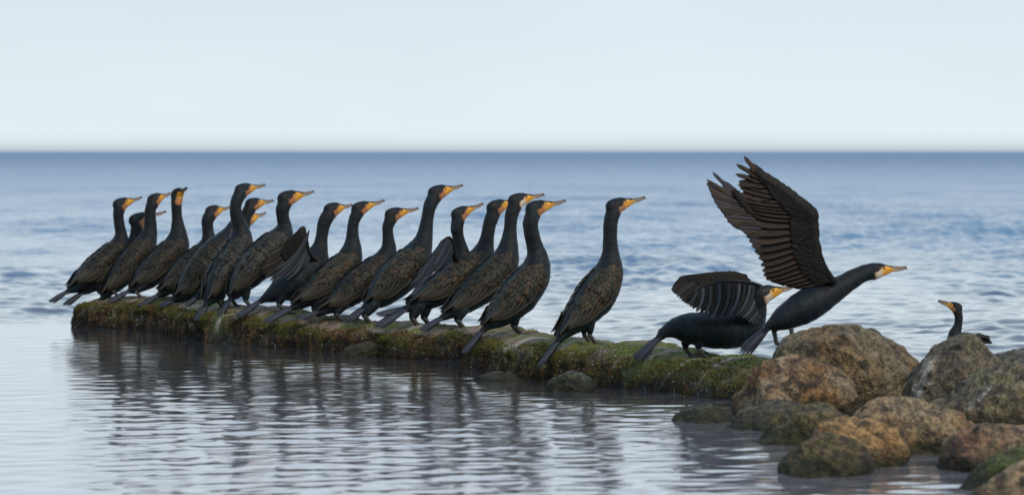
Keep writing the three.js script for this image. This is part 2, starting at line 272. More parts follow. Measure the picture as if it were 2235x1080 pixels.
boulder('dark grey boulder cut by the picture edge beside the pointed boulder', [2120, 764, 2420, 1010], 13.7, { seed: 11, lump: .2, moss: .4, deep: .8, cols: [[88, 84, 76], [104, 100, 92], [54, 50, 44]] });
boulder('sloping brown boulder with a white dropping below the pointed boulder', [2010, 812, 2310, 1020], 13.1, { seed: 14, lump: .25, moss: .5, deep: .6, tilt: .2, cols: [[98, 84, 60], [118, 104, 82], [56, 48, 34]], splash: [[-.2, .58, .8, .28, .07]] });
boulder('long flat ochre boulder lying in front of the largest boulder', [1835, 882, 2165, 1085], 12.3, { seed: 17, lump: .22, moss: .35, deep: .6, tilt: -.12, cols: [[134, 102, 62], [148, 124, 92], [76, 60, 36]] });
boulder('low dark weedy rock between the ochre boulder and the round brown rock', [1655, 888, 1885, 1060], 12.6, { seed: 20, lump: .3, moss: .5, deep: .7, tilt: .16, cols: [[88, 66, 42], [108, 86, 58], [48, 38, 24]] });
boulder('round brown rock with a green left side standing in the nearest water', [1716, 960, 1900, 1105], 11.4, { seed: 23, lump: .22, moss: .7, deep: .8, cols: [[84, 68, 38], [104, 84, 52], [44, 38, 22]] });
boulder('ochre topped rock behind the round brown rock in the nearest water', [1786, 916, 1962, 1090], 11.7, { seed: 26, lump: .25, moss: .2, deep: .8, tilt: -.1, cols: [[150, 112, 62], [170, 134, 86], [84, 62, 36]] });
boulder('reddish brown boulder with dark wet foot beside the mossy slope', [2062, 930, 2330, 1130], 11.6, { seed: 29, lump: .25, moss: .35, deep: .8, cols: [[128, 92, 64], [142, 112, 84], [72, 54, 36]] });
boulder('bright mossy green rock on the picture edge', [2080, 970, 2440, 1200], 10.9, { seed: 32, lump: .25, moss: 1, deep: .7, tilt: .3, cols: [[72, 74, 34], [96, 92, 48], [46, 46, 24]] });
boulder('smooth tan rock in the lowest corner of the picture', [2122, 1010, 2420, 1200], 10.3, { seed: 35, lump: .2, moss: .1, deep: .8, tilt: .2, cols: [[150, 120, 82], [164, 138, 102], [98, 76, 50]] });
boulder('flat stone awash between the wall and the low weedy rock', [1610, 888, 1800, 980], 13.3, { seed: 38, lump: .3, moss: .35, deep: 1.0, cols: [[76, 64, 46], [92, 80, 62], [44, 36, 26]] });
boulder('small dark stone just breaking the surface in front of the wall', [1460, 896, 1590, 976], 13.6, { seed: 41, lump: .3, moss: .4, deep: .9, cols: [[64, 56, 42], [78, 70, 56], [38, 32, 24]], detail: 30 });
boulder('small green topped stone in the water at the foot of the wall', [1206, 819, 1290, 872], 15.3, { seed: 44, lump: .25, moss: .9, deep: .8, cols: [[76, 78, 50], [112, 112, 104], [48, 46, 34]], detail: 30 });
boulder('barely emerging wet stone by the foot of the wall under the long row of birds', [1045, 819, 1130, 850], 16.0, { seed: 47, lump: .3, moss: .2, deep: .5, cols: [[60, 58, 52], [86, 84, 80], [36, 34, 30]], detail: 24 });
boulder('dark wedge shape set against the near face of the wall', [757, 750, 818, 800], 17.86, { seed: 50, lump: .2, moss: .25, deep: .5, tilt: .25, cols: [[50, 42, 30], [64, 54, 38], [32, 27, 19]], detail: 30 });  // separate wedge shape at the wall face, coloured dark throughout

// ------------------------------------------------------------------ birds
// plumage: small overlapping feather ends in staggered rows, with fine barbs
const cellN = (i, j) => { const v = Math.sin(i * 127.1 + j * 311.7) * 43758.5453; return v - Math.floor(v); };
function scallop(u, v) {
  const R = 12, C = 10, y = u * R; let best = 0, tone = 0;
  for (let r = Math.floor(y) + 1; r >= Math.floor(y) - 2; r--) {
    const x = v * C + (((r % 2) + 2) % 2) * .5, c = Math.floor(x), fx = x - c - .5, rm = ((r % R) + R) % R, j = cellN(rm, ((c % C) + C) % C), len = 1.15 + .5 * j - 1.9 * fx * fx, t = (y - (r - .8) - .2 * j) / len;
    if (t > 0 && t < 1) { best = t; tone = j; break; }
  }
  return [best, tone];
}
const plumeBump = bumpTexture(384, (u, v) => { const [b] = scallop(u, v); return .15 + .7 * b + .15 * cellN(Math.floor(u * 60), Math.floor(v * 190)); }, 1, 1);
const plumeMap = (() => { const t = bumpTexture(384, (u, v) => { const [b, j] = scallop(u, v); return (.5 + .5 * j + .16 * cellN(Math.floor(u * 60), Math.floor(v * 190))) * (b > .84 ? .55 : 1); }, 1, 1); return t; })();
const plume = new THREE.MeshPhysicalMaterial({ vertexColors: true, roughness: .46, specularIntensity: .45, sheen: .5, sheenColor: new THREE.Color().setRGB(.16, .30, .34), sheenRoughness: .45, map: plumeMap, bumpMap: plumeBump, bumpScale: .0026 });
const quill = new THREE.MeshPhysicalMaterial({ vertexColors: true, roughness: .55, specularIntensity: .38, side: THREE.DoubleSide });
const horn = vcol(.45), skin = vcol(.5), legMat = new THREE.MeshStandardMaterial({ color: new THREE.Color().setRGB(.055, .052, .05), roughness: .6 });
const eyeMat = new THREE.MeshStandardMaterial({ color: new THREE.Color().setRGB(.01, .03, .022), roughness: .12 });
const eyeG = new THREE.SphereGeometry(1, 12, 8);

// a tapering strip with a flat diamond section (feathers, webs): pts, widths, plane normal(s), thickness, colour at shaft, colour at edge
function strip(pts, wid, nrm, th, cMid, cEdge, e = .52, cup = .22) {
  const n = pts.length, pos = [], col = [], idx = [], t = V(0, 0, 0), s = V(0, 0, 0);
  for (let i = 0; i < n; i++) {
    t.copy(pts[Math.min(n - 1, i + 1)]).sub(pts[Math.max(0, i - 1)]).normalize(); const N = Array.isArray(nrm) ? nrm[i] : nrm;
    s.crossVectors(t, N).normalize(); const p = pts[i], w = wid[i];
    const ring = [p.clone().addScaledVector(s, -w).addScaledVector(N, -w * cup), p.clone().addScaledVector(s, -w * e).addScaledVector(N, th * .4), p.clone().addScaledVector(N, th), p.clone().addScaledVector(s, w * e).addScaledVector(N, th * .4), p.clone().addScaledVector(s, w).addScaledVector(N, -w * cup), p.clone().addScaledVector(N, -th)];
    for (const q of ring) pos.push(q.x, q.y, q.z);
    col.push(...cEdge, ...cMid, ...mixc(cMid, cEdge, .35), ...cMid, ...cEdge, ...cEdge);
  }
  for (let i = 0; i < n - 1; i++) for (let j = 0; j < 6; j++) { const a = i * 6 + j, b = i * 6 + (j + 1) % 6; idx.push(a, b, a + 6, b, b + 6, a + 6); }
  return geoOf(pos, idx, col);
}
// a loft through rings: centres, two radii, two axes
function loft(rings, seg, colf) {
  const pos = [], col = [], idx = [];
  rings.forEach((R, i) => { for (let j = 0; j < seg; j++) { const a = j / seg * 2 * Math.PI, p = R.c.clone().addScaledVector(R.a, Math.cos(a) * R.ra).addScaledVector(R.b, Math.sin(a) * R.rb); pos.push(p.x, p.y, p.z); col.push(...colf(i / (rings.length - 1), a)); } });
  for (let i = 0; i < rings.length - 1; i++) for (let j = 0; j < seg; j++) { const a = i * seg + j, b = i * seg + (j + 1) % seg; idx.push(a, a + seg, b, b, a + seg, b + seg); }
  for (const e of [0, rings.length - 1]) { const k = pos.length / 3, c = rings[e].c; pos.push(c.x, c.y, c.z); col.push(...colf(e ? 1 : 0, 0)); for (let j = 0; j < seg; j++) { const a = e * seg + j, b = e * seg + (j + 1) % seg; e ? idx.push(a, k, b) : idx.push(a, b, k); } }
  return geoOf(pos, idx, col);
}
const tube = (pts, rad, seg, c) => {
  const rings = pts.map((p, i) => { const t = pts[Math.min(pts.length - 1, i + 1)].clone().sub(pts[Math.max(0, i - 1)]).normalize(), a = V(0, 0, 1).addScaledVector(t, -t.z).normalize(), b = t.clone().cross(a); return { c: p, a, b, ra: rad[i], rb: rad[i] }; });
  return loft(rings, seg, () => c);
};
// small overlapping body feathers: four tones, shared by every bird
const covertSets = [[[68, 61, 44], [58, 56, 43], [51, 51, 42], [80, 62, 44], [54, 55, 47]], [[64, 62, 54], [56, 57, 51], [70, 63, 52], [51, 53, 50], [62, 63, 59]], [[51, 48, 38], [57, 51, 38], [44, 44, 38], [66, 53, 38], [43, 45, 41]]].map((set) => set.map((c, v) => {
  const pos = [], col = [], idx = [], cm = lin(...c), ce = lin(10, 11, 12), R = [0, .60, .76, 1], K = 12;
  for (let r = 0; r < 4; r++) for (let k = 0; k < (r ? K : 1); k++) {
    const a = k / K * 2 * Math.PI, x = Math.sin(a) * R[r], y = Math.cos(a) * R[r], sq = 1 + .16 * Math.max(0, Math.cos(a)) ** 6;
    pos.push(x * .5 * (1 - .18 * Math.max(0, -y)), y * .5 * sq, .10 * (1 - R[r] * R[r])); col.push(...(r < 2 ? cm.map((q) => q * (r ? 1 : .85)) : r === 2 ? mixc(cm, ce, .35) : ce));
  }
  for (let k = 0; k < K; k++) { idx.push(0, 1 + (k + 1) % K, 1 + k); for (let r = 1; r < 3; r++) { const a = 1 + (r - 1) * K + k, b = 1 + (r - 1) * K + (k + 1) % K; idx.push(a, b, a + K, b, b + K, a + K); } }
  return geoOf(pos, idx, col);
}));

function surfaceNet(F3, nx, ny, nz, org, h) {
  const id = new Int32Array(nx * ny * nz).fill(-1), pos = [], idx = [], sy = nx, sz = nx * ny;
  for (let k = 0; k < nz - 1; k++) for (let j = 0; j < ny - 1; j++) for (let i = 0; i < nx - 1; i++) {
    const o = i + j * sy + k * sz; let m = 0; const f = [];
    for (let c = 0; c < 8; c++) { const q = F3[o + (c & 1) + (c >> 1 & 1) * sy + (c >> 2) * sz]; f.push(q); if (q < 0) m |= 1 << c; }
    if (m === 0 || m === 255) continue;
    let x = 0, y = 0, z = 0, n = 0;
    for (const [a, b] of NET) if ((f[a] < 0) !== (f[b] < 0)) { const t = f[a] / (f[a] - f[b]); x += (a & 1) + t * ((b & 1) - (a & 1)); y += (a >> 1 & 1) + t * ((b >> 1 & 1) - (a >> 1 & 1)); z += (a >> 2) + t * ((b >> 2) - (a >> 2)); n++; }
    id[o] = pos.length / 3; pos.push(org.x + (i + x / n) * h, org.y + (j + y / n) * h, org.z + (k + z / n) * h);
  }
  for (let k = 1; k < nz - 1; k++) for (let j = 1; j < ny - 1; j++) for (let i = 1; i < nx - 1; i++) {
    const o = i + j * sy + k * sz, s = F3[o] < 0;
    const quad = (a, b, c, d) => { if (a < 0 || b < 0 || c < 0 || d < 0) return; s ? idx.push(a, b, c, a, c, d) : idx.push(a, c, b, a, d, c); };
    if (s !== (F3[o + 1] < 0)) quad(id[o], id[o - sy], id[o - sy - sz], id[o - sz]);
    if (s !== (F3[o + sy] < 0)) quad(id[o], id[o - sz], id[o - sz - 1], id[o - 1]);
    if (s !== (F3[o + sz] < 0)) quad(id[o], id[o - 1], id[o - 1 - sy], id[o - sy]);
  }
  return { pos, idx };
}
const NET = []; for (let a = 0; a < 8; a++) for (const b of [1, 2, 4]) if (!(a & b)) NET.push([a, a | b]);

function cormorant(o) {
  const foot = o.stand ? o.stand : wallPoint(o.foot, o.d ?? .27), yaw = (o.yaw ?? 30) * Math.PI / 180;
  const root = new THREE.Group(); root.name = numbered('cormorant'); root.position.copy(foot); root.rotation.y = yaw; root.updateMatrixWorld(true); scene.add(root);
  tag(root, o.label, 'bird', o.group ?? 'cormorants resting on the sea wall');
  const inv = root.matrixWorld.clone().invert(), cam = camera.position.clone().applyMatrix4(inv);
  const px = (x, y, w = 0) => { const d = ray(x, y).transformDirection(inv); return cam.clone().addScaledVector(d, (w - cam.z) / d.z); };
  const S = foot.distanceTo(camera.position) / F;               // metres per picture pixel at the bird
  const hw = o.headW ?? 0, covertG = covertSets[o.tone ?? 0];                                      // sideways turn of the bill tip, metres
  const C = o.spine.map(([x, y, r, w]) => ({ p: px(x, y, w ?? 0), r: r * S }));
  const tip = px(...o.bill, hw), Hc = C[0].p, hr = C[0].r * 1.06, ax = tip.clone().sub(Hc), hl = ax.length(); ax.normalize();
  const nUp = V(0, 0, 1).cross(ax).normalize(); if (nUp.y < 0) nUp.negate(); const side = ax.clone().cross(nUp).normalize(); if (side.z < 0) side.negate();
  // smooth spine
  const curve = new THREE.CatmullRomCurve3(C.map((c) => c.p), false, 'centripetal'), N = 64, smp = [];
  for (let i = 0; i <= N; i++) {
    const t = i / N, f = t * (C.length - 1), k = Math.min(C.length - 2, Math.floor(f)), u = f - k, r0 = C[Math.max(0, k - 1)].r, r1 = C[k].r, r2 = C[k + 1].r, r3 = C[Math.min(C.length - 1, k + 2)].r;
    const r = .5 * (2 * r1 + (r2 - r0) * u + (2 * r0 - 5 * r1 + 4 * r2 - r3) * u * u + (3 * r1 - r0 - 3 * r2 + r3) * u * u * u);
    smp.push({ p: curve.getPoint(t), r: Math.max(.004, r), q: t, f });
  }
  for (let i = 0; i <= N; i++) { const T = smp[Math.min(N, i + 1)].p.clone().sub(smp[Math.max(0, i - 1)].p).normalize(); smp[i].T = T; smp[i].N = V(T.y, -T.x, 0).normalize(); }
  smp.forEach((s, i) => { s.r *= 1 + .05 * n3(i * .55, root.position.x * 9, 3) + .03 * n3(i * 1.7, root.position.x * 9, 8); });
  smp.forEach((s, i) => { s.arc = i ? smp[i - 1].arc + s.p.distanceTo(smp[i - 1].p) : 0; });
  const rmax = Math.max(...smp.map((s) => s.r));
  let sh = 0; while (smp[sh].r < rmax * .66) sh++;               // where the neck widens into the shoulders
  smp.forEach((s, i) => { s.k = i < sh - 6 ? 1 : 1.02; });
  // primitives of the body: tapered capsules [a, b, ra, rb, sideways squeeze]
  const prim = [];
  for (let i = 0; i < N; i++) prim.push([smp[i].p, smp[i + 1].p, smp[i].r, smp[i + 1].r, i < 5 ? mix(.8, 1, i / 5) : smp[i].k]);
  const hp = (s, n = 0) => Hc.clone().addScaledVector(ax, s * hl).addScaledVector(nUp, n * hr);
  prim.push([Hc, hp(.2, .1), hr, hr * .80, .78], [hp(.2, .1), hp(.4, .14), hr * .80, hr * .52, .72], [hp(.4, .14), hp(.62, .12), hr * .52, hr * .3, .7], [hp(.03, -.35), hp(.5, -.05), hr * .62, hr * .3, .7], [hp(-.12, .05), hp(.15, .25), hr * .86, hr * .7, .82]);
  const legs = [];
  const feet = o.feet ?? [[0, .0, .05], [.035, 0, -.05]];
  for (const [fu, fv, fw, hu = -.035, hv = .058] of feet) {
    const heel = V(fu + hu, fv + hv, fw * .95); let best = smp[N], bd = 1e9; const want = V(fu - .03, fv + .2, 0);
    for (const s of smp) { if (s.q < .45 || s.q > .93) continue; const d = Math.hypot(s.p.x - want.x, s.p.y - want.y); if (d < bd) { bd = d; best = s; } }
    const hip = best.p.clone().setZ(fw * .8).add(V(0, -best.r * .35, 0)); legs.push([V(fu, fv, fw), heel]);
    if (o.thigh !== false) prim.push([hip, hip.clone().lerp(heel, .75), .038, .022, 1], [hip.clone().lerp(heel, .75), heel, .022, .0135, 1]);
  }
  const h = o.cell ?? .0085, lo = V(1e9, 1e9, 1e9), hi = V(-1e9, -1e9, -1e9);
  for (const [a, b, ra, rb] of prim) for (const [p, r] of [[a, ra], [b, rb]]) { lo.min(V(p.x - r, p.y - r, p.z - r)); hi.max(V(p.x + r, p.y + r, p.z + r)); }
  lo.subScalar(3 * h); hi.addScalar(3 * h);
  const nx = Math.ceil((hi.x - lo.x) / h) + 1, ny = Math.ceil((hi.y - lo.y) / h) + 1, nz = Math.ceil((hi.z - lo.z) / h) + 1;
  let F3 = new Float32Array(nx * ny * nz).fill(.05);
  const dist = (x, y, z, [a, b, ra, rb, k]) => { const pz = (z - a.z) / k, bz = (b.z - a.z) / k, dx = x - a.x, dy = y - a.y, bx = b.x - a.x, by = b.y - a.y, L = bx * bx + by * by + bz * bz + 1e-12; let t = (dx * bx + dy * by + pz * bz) / L; t = t < 0 ? 0 : t > 1 ? 1 : t; return Math.hypot(dx - bx * t, dy - by * t, pz - bz * t) - ra - (rb - ra) * t; };
  for (const q of prim) {
    const [a, b, ra, rb] = q, m = Math.max(ra, rb) * 1.05 + 3 * h, i0 = Math.max(0, Math.floor((Math.min(a.x, b.x) - m - lo.x) / h)), i1 = Math.min(nx - 1, Math.ceil((Math.max(a.x, b.x) + m - lo.x) / h)), j0 = Math.max(0, Math.floor((Math.min(a.y, b.y) - m - lo.y) / h)), j1 = Math.min(ny - 1, Math.ceil((Math.max(a.y, b.y) + m - lo.y) / h)), k0 = Math.max(0, Math.floor((Math.min(a.z, b.z) - m - lo.z) / h)), k1 = Math.min(nz - 1, Math.ceil((Math.max(a.z, b.z) + m - lo.z) / h));
    for (let k = k0; k <= k1; k++) for (let j = j0; j <= j1; j++) for (let i = i0; i <= i1; i++) { const d = dist(lo.x + i * h, lo.y + j * h, lo.z + k * h, q), e = i + j * nx + k * nx * ny; if (d < F3[e]) F3[e] = d; }
  }
  { // one light blur so that the pieces run into each other
    const G = new Float32Array(F3.length); const sy = nx, sz = nx * ny;
    for (let p = 0; p < 2; p++) { G.set(F3); for (let k = 1; k < nz - 1; k++) for (let j = 1; j < ny - 1; j++) for (let i = 1; i < nx - 1; i++) { const e = i + j * sy + k * sz; if (G[e] < .03) F3[e] = .4 * G[e] + .1 * (G[e - 1] + G[e + 1] + G[e - sy] + G[e + sy] + G[e - sz] + G[e + sz]); } }
  }
  const { pos, idx } = surfaceNet(F3, nx, ny, nz, lo, h);
  const fAt = (x, y, z) => { const gx = Math.min(nx - 1.001, Math.max(0, (x - lo.x) / h)), gy = Math.min(ny - 1.001, Math.max(0, (y - lo.y) / h)), gz = Math.min(nz - 1.001, Math.max(0, (z - lo.z) / h)), i = gx | 0, j = gy | 0, k = gz | 0, u = gx - i, v = gy - j, w = gz - k, e = i + j * nx + k * nx * ny, s = nx, t = nx * ny; return mix(mix(mix(F3[e], F3[e + 1], u), mix(F3[e + s], F3[e + s + 1], u), v), mix(mix(F3[e + t], F3[e + t + 1], u), mix(F3[e + t + s], F3[e + t + s + 1], u), v), w); };
  const nv = pos.length / 3, nor = new Float32Array(nv * 3), col = new Float32Array(nv * 3), uv = new Float32Array(nv * 2), black = lin(25, 27, 29), teal = lin(18, 44, 50), blueb = lin(20, 32, 52), brn = lin(42, 37, 31);
  for (let v = 0; v < nv; v++) {
    const x = pos[v * 3], y = pos[v * 3 + 1], z = pos[v * 3 + 2], e = h * .9;
    let gx = fAt(x + e, y, z) - fAt(x - e, y, z), gy = fAt(x, y + e, z) - fAt(x, y - e, z), gz = fAt(x, y, z + e) - fAt(x, y, z - e); const l = Math.hypot(gx, gy, gz) || 1; nor.set([gx / l, gy / l, gz / l], v * 3);
    let bd = 1e9, bs = smp[0]; for (let i = 0; i <= N; i++) { const s = smp[i], d = (s.p.x - x) ** 2 + (s.p.y - y) ** 2; if (d < bd) { bd = d; bs = s; } }
    uv.set([bs.arc / .15, Math.atan2(z, (x - bs.p.x) * bs.N.x + (y - bs.p.y) * bs.N.y) * .045 / .11], v * 2);
    const m = fbm(x * 14, y * 14, z * 14 + root.position.x * 3, 2), m2 = n3(x * 90, y * 90, z * 90);
    let c = mixc(black, teal, smooth(-.1, .4, m + (bs.q > .5 ? .08 : -.1))); c = mixc(c, blueb, smooth(.0, .5, -m) * .6); c = mixc(c, brn, smooth(.1, .6, n3(x * 30, y * 30, z * 30 + 4)) * .35);
    const f = .85 + .35 * m2; col.set([c[0] * f, c[1] * f, c[2] * f], v * 3);
  }
  const body = mesh('body', geoOf(pos, idx, col, uv, nor), plume, root);

  // ---- face: bare yellow skin at the bill, paler feathers behind it, both laid just over the head
  {
    const A = 26, B = 30, P = [], Cc = [], I = [], keep = [], yel = lin(226, 148, 26), yel2 = lin(240, 176, 60), org = lin(196, 104, 34), tan = lin(o.pale ? 228 : 186, o.pale ? 206 : 122, o.pale ? 176 : 70), brn2 = lin(96, 66, 46), blk = lin(24, 24, 25);
    for (let i = 0; i <= A; i++) {
      const s = -.16 + .78 * i / A;
      for (let j = 0; j < B; j++) {
        const a = j / B * 6.2832, d = nUp.clone().multiplyScalar(Math.cos(a)).addScaledVector(side, Math.sin(a)), c0 = hp(s, s < .3 ? -.12 : .02);
        let t0 = 0, t1 = hr * 1.9; for (let q = 0; q < 14; q++) { const m = (t0 + t1) / 2; fAt(c0.x + d.x * m, c0.y + d.y * m, c0.z + d.z * m) < 0 ? t0 = m : t1 = m; }
        const p = c0.clone().addScaledVector(d, t0 + .0013); P.push(p.x, p.y, p.z);
        const n = p.clone().sub(Hc).dot(nUp) / hr, wob = n3(s * 14, n * 4, root.position.x * 5) * .03;
        const topLine = mix(.34, .56, smooth(.12, .24, s)) - .3 * smooth(.16, .0, s) - .3 * smooth(.36, .58, s) + wob * 2;                       // below it the skin shows
        const backLine = -.10 + .09 * Math.abs(n + .35) + wob * 1.6;
        const inMask = s > backLine && n < topLine && s < .61;
        const yf = smooth(.19, .24, s + wob + n * .07);
        let c = mixc(mixc(brn2, tan, smooth(backLine, backLine + .16, s) * (n < .1 ? .9 : .25)), mixc(mixc(yel, yel2, smooth(-.3, .2, n3(s * 20, n * 5, 2))), org, smooth(-.3, -.75, n) * .5), yf);
        c = mixc(c, blk, .6 * smooth(.05, .0, Math.abs(s - .25) * 1.0 + Math.max(0, Math.abs(n - .26) - .12)));
        c = mixc(c, blk, smooth(.06, 0, topLine - n)); c = mixc(c, brn2, .55 * smooth(.07, .02, Math.abs(n + .02 - (s - .3) * .5)) * smooth(.26, .34, s)); c = mixc(c, lin(236, 206, 160), .6 * smooth(.025, .008, Math.abs(s - .19 + n * .09)) * smooth(-.1, -.3, n)); keep.push(inMask); Cc.push(...c);
      }
    }
    for (let i = 0; i < A; i++) for (let j = 0; j < B; j++) { const a = i * B + j, b = i * B + (j + 1) % B, c = a + B, d = b + B; if (keep[a] && keep[b] && keep[c] && keep[d]) I.push(a, c, b, b, c, d); }
    if (I.length) mesh('face_skin', geoOf(P, I, Cc), new THREE.MeshStandardMaterial({ vertexColors: true, roughness: .5, side: THREE.DoubleSide }), root);
  }
  for (const s of [1, -1]) {
    const e0 = hp(.27, .26); let t0 = 0, t1 = hr * 1.5; for (let q = 0; q < 14; q++) { const m = (t0 + t1) / 2; fAt(e0.x + side.x * s * m, e0.y + side.y * s * m, e0.z + side.z * s * m) < 0 ? t0 = m : t1 = m; }
    const e = mesh('eye', eyeG, eyeMat, root); e.position.copy(e0).addScaledVector(side, s * (t0 - .0022)); e.scale.setScalar(.0066);
  }
  { // bill with a hooked tip
    const b0 = .54, n = 11, up = [], low = [], cT = lin(92, 80, 72), cS = lin(140, 122, 108), cTip = lin(64, 56, 52), cL = lin(196, 166, 120);
    for (let i = 0; i <= n; i++) {
      const t = i / n, s = mix(b0, 1, t), c = hp(s, mix(.16, .04, Math.sin(t * Math.PI) * .6) + .05 * Math.pow(t, 6));
      const hk = Math.pow(t, 5); up.push({ c: c.clone().addScaledVector(nUp, .0042 - hk * .006), a: nUp, b: side, ra: mix(.0112, .0066, Math.min(1, t * 1.25)) + hk * .0026, rb: mix(.0105, .0056, t) });
      if (t < .93) low.push({ c: c.clone().addScaledVector(nUp, mix(-.0075, -.0045, t)), a: nUp, b: side, ra: mix(.0088, .0042, t), rb: mix(.0098, .0048, t) });
    }
    const last = up[up.length - 1]; up.push({ c: last.c.clone().addScaledVector(ax, .004).addScaledVector(nUp, -.0045), a: ax, b: side, ra: .0022, rb: .0025 }, { c: last.c.clone().addScaledVector(ax, .0055).addScaledVector(nUp, -.0135), a: ax, b: side, ra: .0008, rb: .001 });
    mesh('upper_bill', loft(up, 12, (t, a) => mixc(mixc(cS, cT, smooth(-.1, .8, Math.cos(a))), cTip, smooth(.6, .95, t))), horn, root);
    mesh('lower_bill', loft(low, 12, (t) => mixc(cL, cS, smooth(.1, .6, t))), horn, root);
  }
  // ---- legs
  legs.forEach(([f, heel], i) => {
    const g = mesh('leg', tube([heel.clone().add(V(-.004, .008, 0)), heel, heel.clone().lerp(f.clone().add(V(.004, .012, 0)), .55), f.clone().add(V(.004, .012, 0)), f.clone().add(V(.012, .005, 0))], [.011, .0135, .0105, .0115, .007], 10, [1, 1, 1]), legMat, root);
    const toes = [[.085, -.02], [.078, .022], [.06, .055], [.022, -.045]], pos = [], idx = [], parts = [], ends = toes.map(([x, z]) => V(f.x + x, f.y + .004, f.z + z * (i ? -1 : 1)));
    for (const e of ends) parts.push(tube([f.clone().add(V(.004, .012, 0)), f.clone().lerp(e, .5).add(V(0, .006, 0)), e], [.0082, .0066, .003], 7, [1, 1, 1]));
    const web = [ends[3], ends[0], ends[1], ends[2]], ctr = f.clone().add(V(.004, .009, 0)); pos.push(ctr.x, ctr.y, ctr.z, ctr.x, ctr.y - .003, ctr.z);
    for (let q = 0; q < web.length; q++) { pos.push(web[q].x, web[q].y, web[q].z, web[q].x, web[q].y - .003, web[q].z); if (q < web.length - 1) { const m = web[q].clone().lerp(web[q + 1], .5).lerp(ctr, .16); pos.push(m.x, m.y, m.z, m.x, m.y - .003, m.z); } }
    for (let q = 1; q < 7; q++) idx.push(0, q * 2, q * 2 + 2, 1, q * 2 + 3, q * 2 + 1, q * 2, q * 2 + 1, q * 2 + 2, q * 2 + 2, q * 2 + 1, q * 2 + 3);
    const wg = geoOf(pos, idx, new Array(pos.length).fill(1)); mesh('foot', mergeGeometries([...parts, wg]), legMat, g);
  });
  // ---- tail: stiff feathers in a fan
  if (o.tail) {
    const tb = smp[N].p.clone().addScaledVector(smp[N].T, -.02), te = px(...o.tail), L = te.distanceTo(tb), T = te.clone().sub(tb).normalize(), up = V(T.y, -T.x, 0).normalize(); if (up.y < 0) up.negate();
    const fan = o.fan ?? .10, roll = o.roll ?? .7, sp = V(0, 0, 1).multiplyScalar(Math.cos(roll)).addScaledVector(up, -Math.sin(roll)).normalize(), nrm = sp.clone().cross(T).normalize(); if (nrm.y < 0) nrm.negate();
    const tail = mesh('tail', tube([tb.clone().addScaledVector(T, -.03), tb, tb.clone().addScaledVector(T, .05), tb.clone().addScaledVector(T, .085)], [smp[N].r * .9, smp[N].r * 1.0, smp[N].r * .72, .004], 12, lin(24, 26, 28)), quill, root);
    const n = o.tailN ?? 9;
    for (let i = 0; i < n; i++) {
      const q = (i / (n - 1) - .5) * 2, a = q * fan, len = L * (1 - .13 * q * q) * rr(.97, 1.02), dir = T.clone().multiplyScalar(Math.cos(a)).addScaledVector(sp, Math.sin(a)), st = tb.clone().addScaledVector(sp, q * .0075).addScaledVector(nrm, .002 + .004 * (1 - q * q));
      const pts = [], wd = []; for (let k = 0; k <= 8; k++) { const t = k / 8; pts.push(st.clone().addScaledVector(dir, t * len).addScaledVector(nrm, -.012 * t * t * (1 + q * q) + .0012 * i)); wd.push(mix(.0048, .0084, smooth(0, .5, t)) * (t > .7 ? Math.sqrt(Math.max(.03, 1 - ((t - .7) / .3) ** 2)) : 1)); }
      const c = lin(...(i % 3 ? [56, 60, 68] : [76, 80, 88])); mesh('tail_feather', strip(pts, wd, nrm, .002, c, lin(8, 8, 10), .4), quill, tail);
    }
  }
  // ---- folded wings
  const foldSides = o.fold ?? [1, -1];
  for (const sd of foldSides) {
    const s0 = sh - 1, s1 = N + 1, P = (a, b, lift = 0) => {
      const f = mix(s0, s1, a), k = Math.min(N - 1, Math.max(0, Math.floor(f))), u = f - k, A = smp[k], B = smp[k + 1];
      const r = Math.max(.004, mix(A.r, B.r, u)), p0 = A.p.clone().addScaledVector(B.p.clone().sub(A.p), u), Nn = A.N.clone().lerp(B.N, Math.min(1, Math.max(0, u))).normalize();
      const f0 = mix(16, 34, smooth(.35, 1, a)) + 40 * smooth(.14, 0, a), f1 = mix(118, 106, smooth(.05, .4, a)) * mix(1, .52, smooth(.55, 1, a)) - 34 * smooth(.12, 0, a);
      const ph = mix(f0, f1, b) * Math.PI / 180, off = .004 + .010 * smooth(0, .25, a) * Math.sin(Math.PI * Math.min(1, b * 1.1)) + .008 * smooth(.55, 1, a) + lift;
      return p0.addScaledVector(Nn, Math.cos(ph) * (r + off)).add(V(0, 0, sd * Math.sin(ph) * (r * 1.02 + off)));
    };
    const nA = 30, nB = 16, pos2 = [], col2 = [], id2 = [];
    for (let layer = 0; layer < 2; layer++) for (let i = 0; i <= nA; i++) for (let j = 0; j <= nB; j++) { const a = i / nA, b = j / nB, ed = Math.min(a, b, 1 - b, 1 - a), p = P(a, b, layer ? -.018 : -.004 * (ed < .001)); pos2.push(p.x, p.y, p.z); col2.push(...lin(34, 32, 30)); }
    const off2 = (nA + 1) * (nB + 1), at2 = (i, j, l) => l * off2 + i * (nB + 1) + j;
    for (let i = 0; i < nA; i++) for (let j = 0; j < nB; j++) for (const l of [0, 1]) { const a = at2(i, j, l), b = at2(i, j + 1, l), c = at2(i + 1, j, l), d = at2(i + 1, j + 1, l); (l ^ (sd > 0)) ? id2.push(a, b, c, b, d, c) : id2.push(a, c, b, b, c, d); }
    for (let i = 0; i < nA; i++) for (const j of [0, nB]) { const a = at2(i, j, 0), b = at2(i + 1, j, 0), c = at2(i, j, 1), d = at2(i + 1, j, 1); id2.push(a, b, c, b, d, c); }
    const wing = mesh('wing', geoOf(pos2, id2, col2), quill, root);
    const single = o.single && sd === 1, bag = [];
    const wingLen = P(0, .5).distanceTo(P(.5, .5)) + P(.5, .5).distanceTo(P(1, .5));
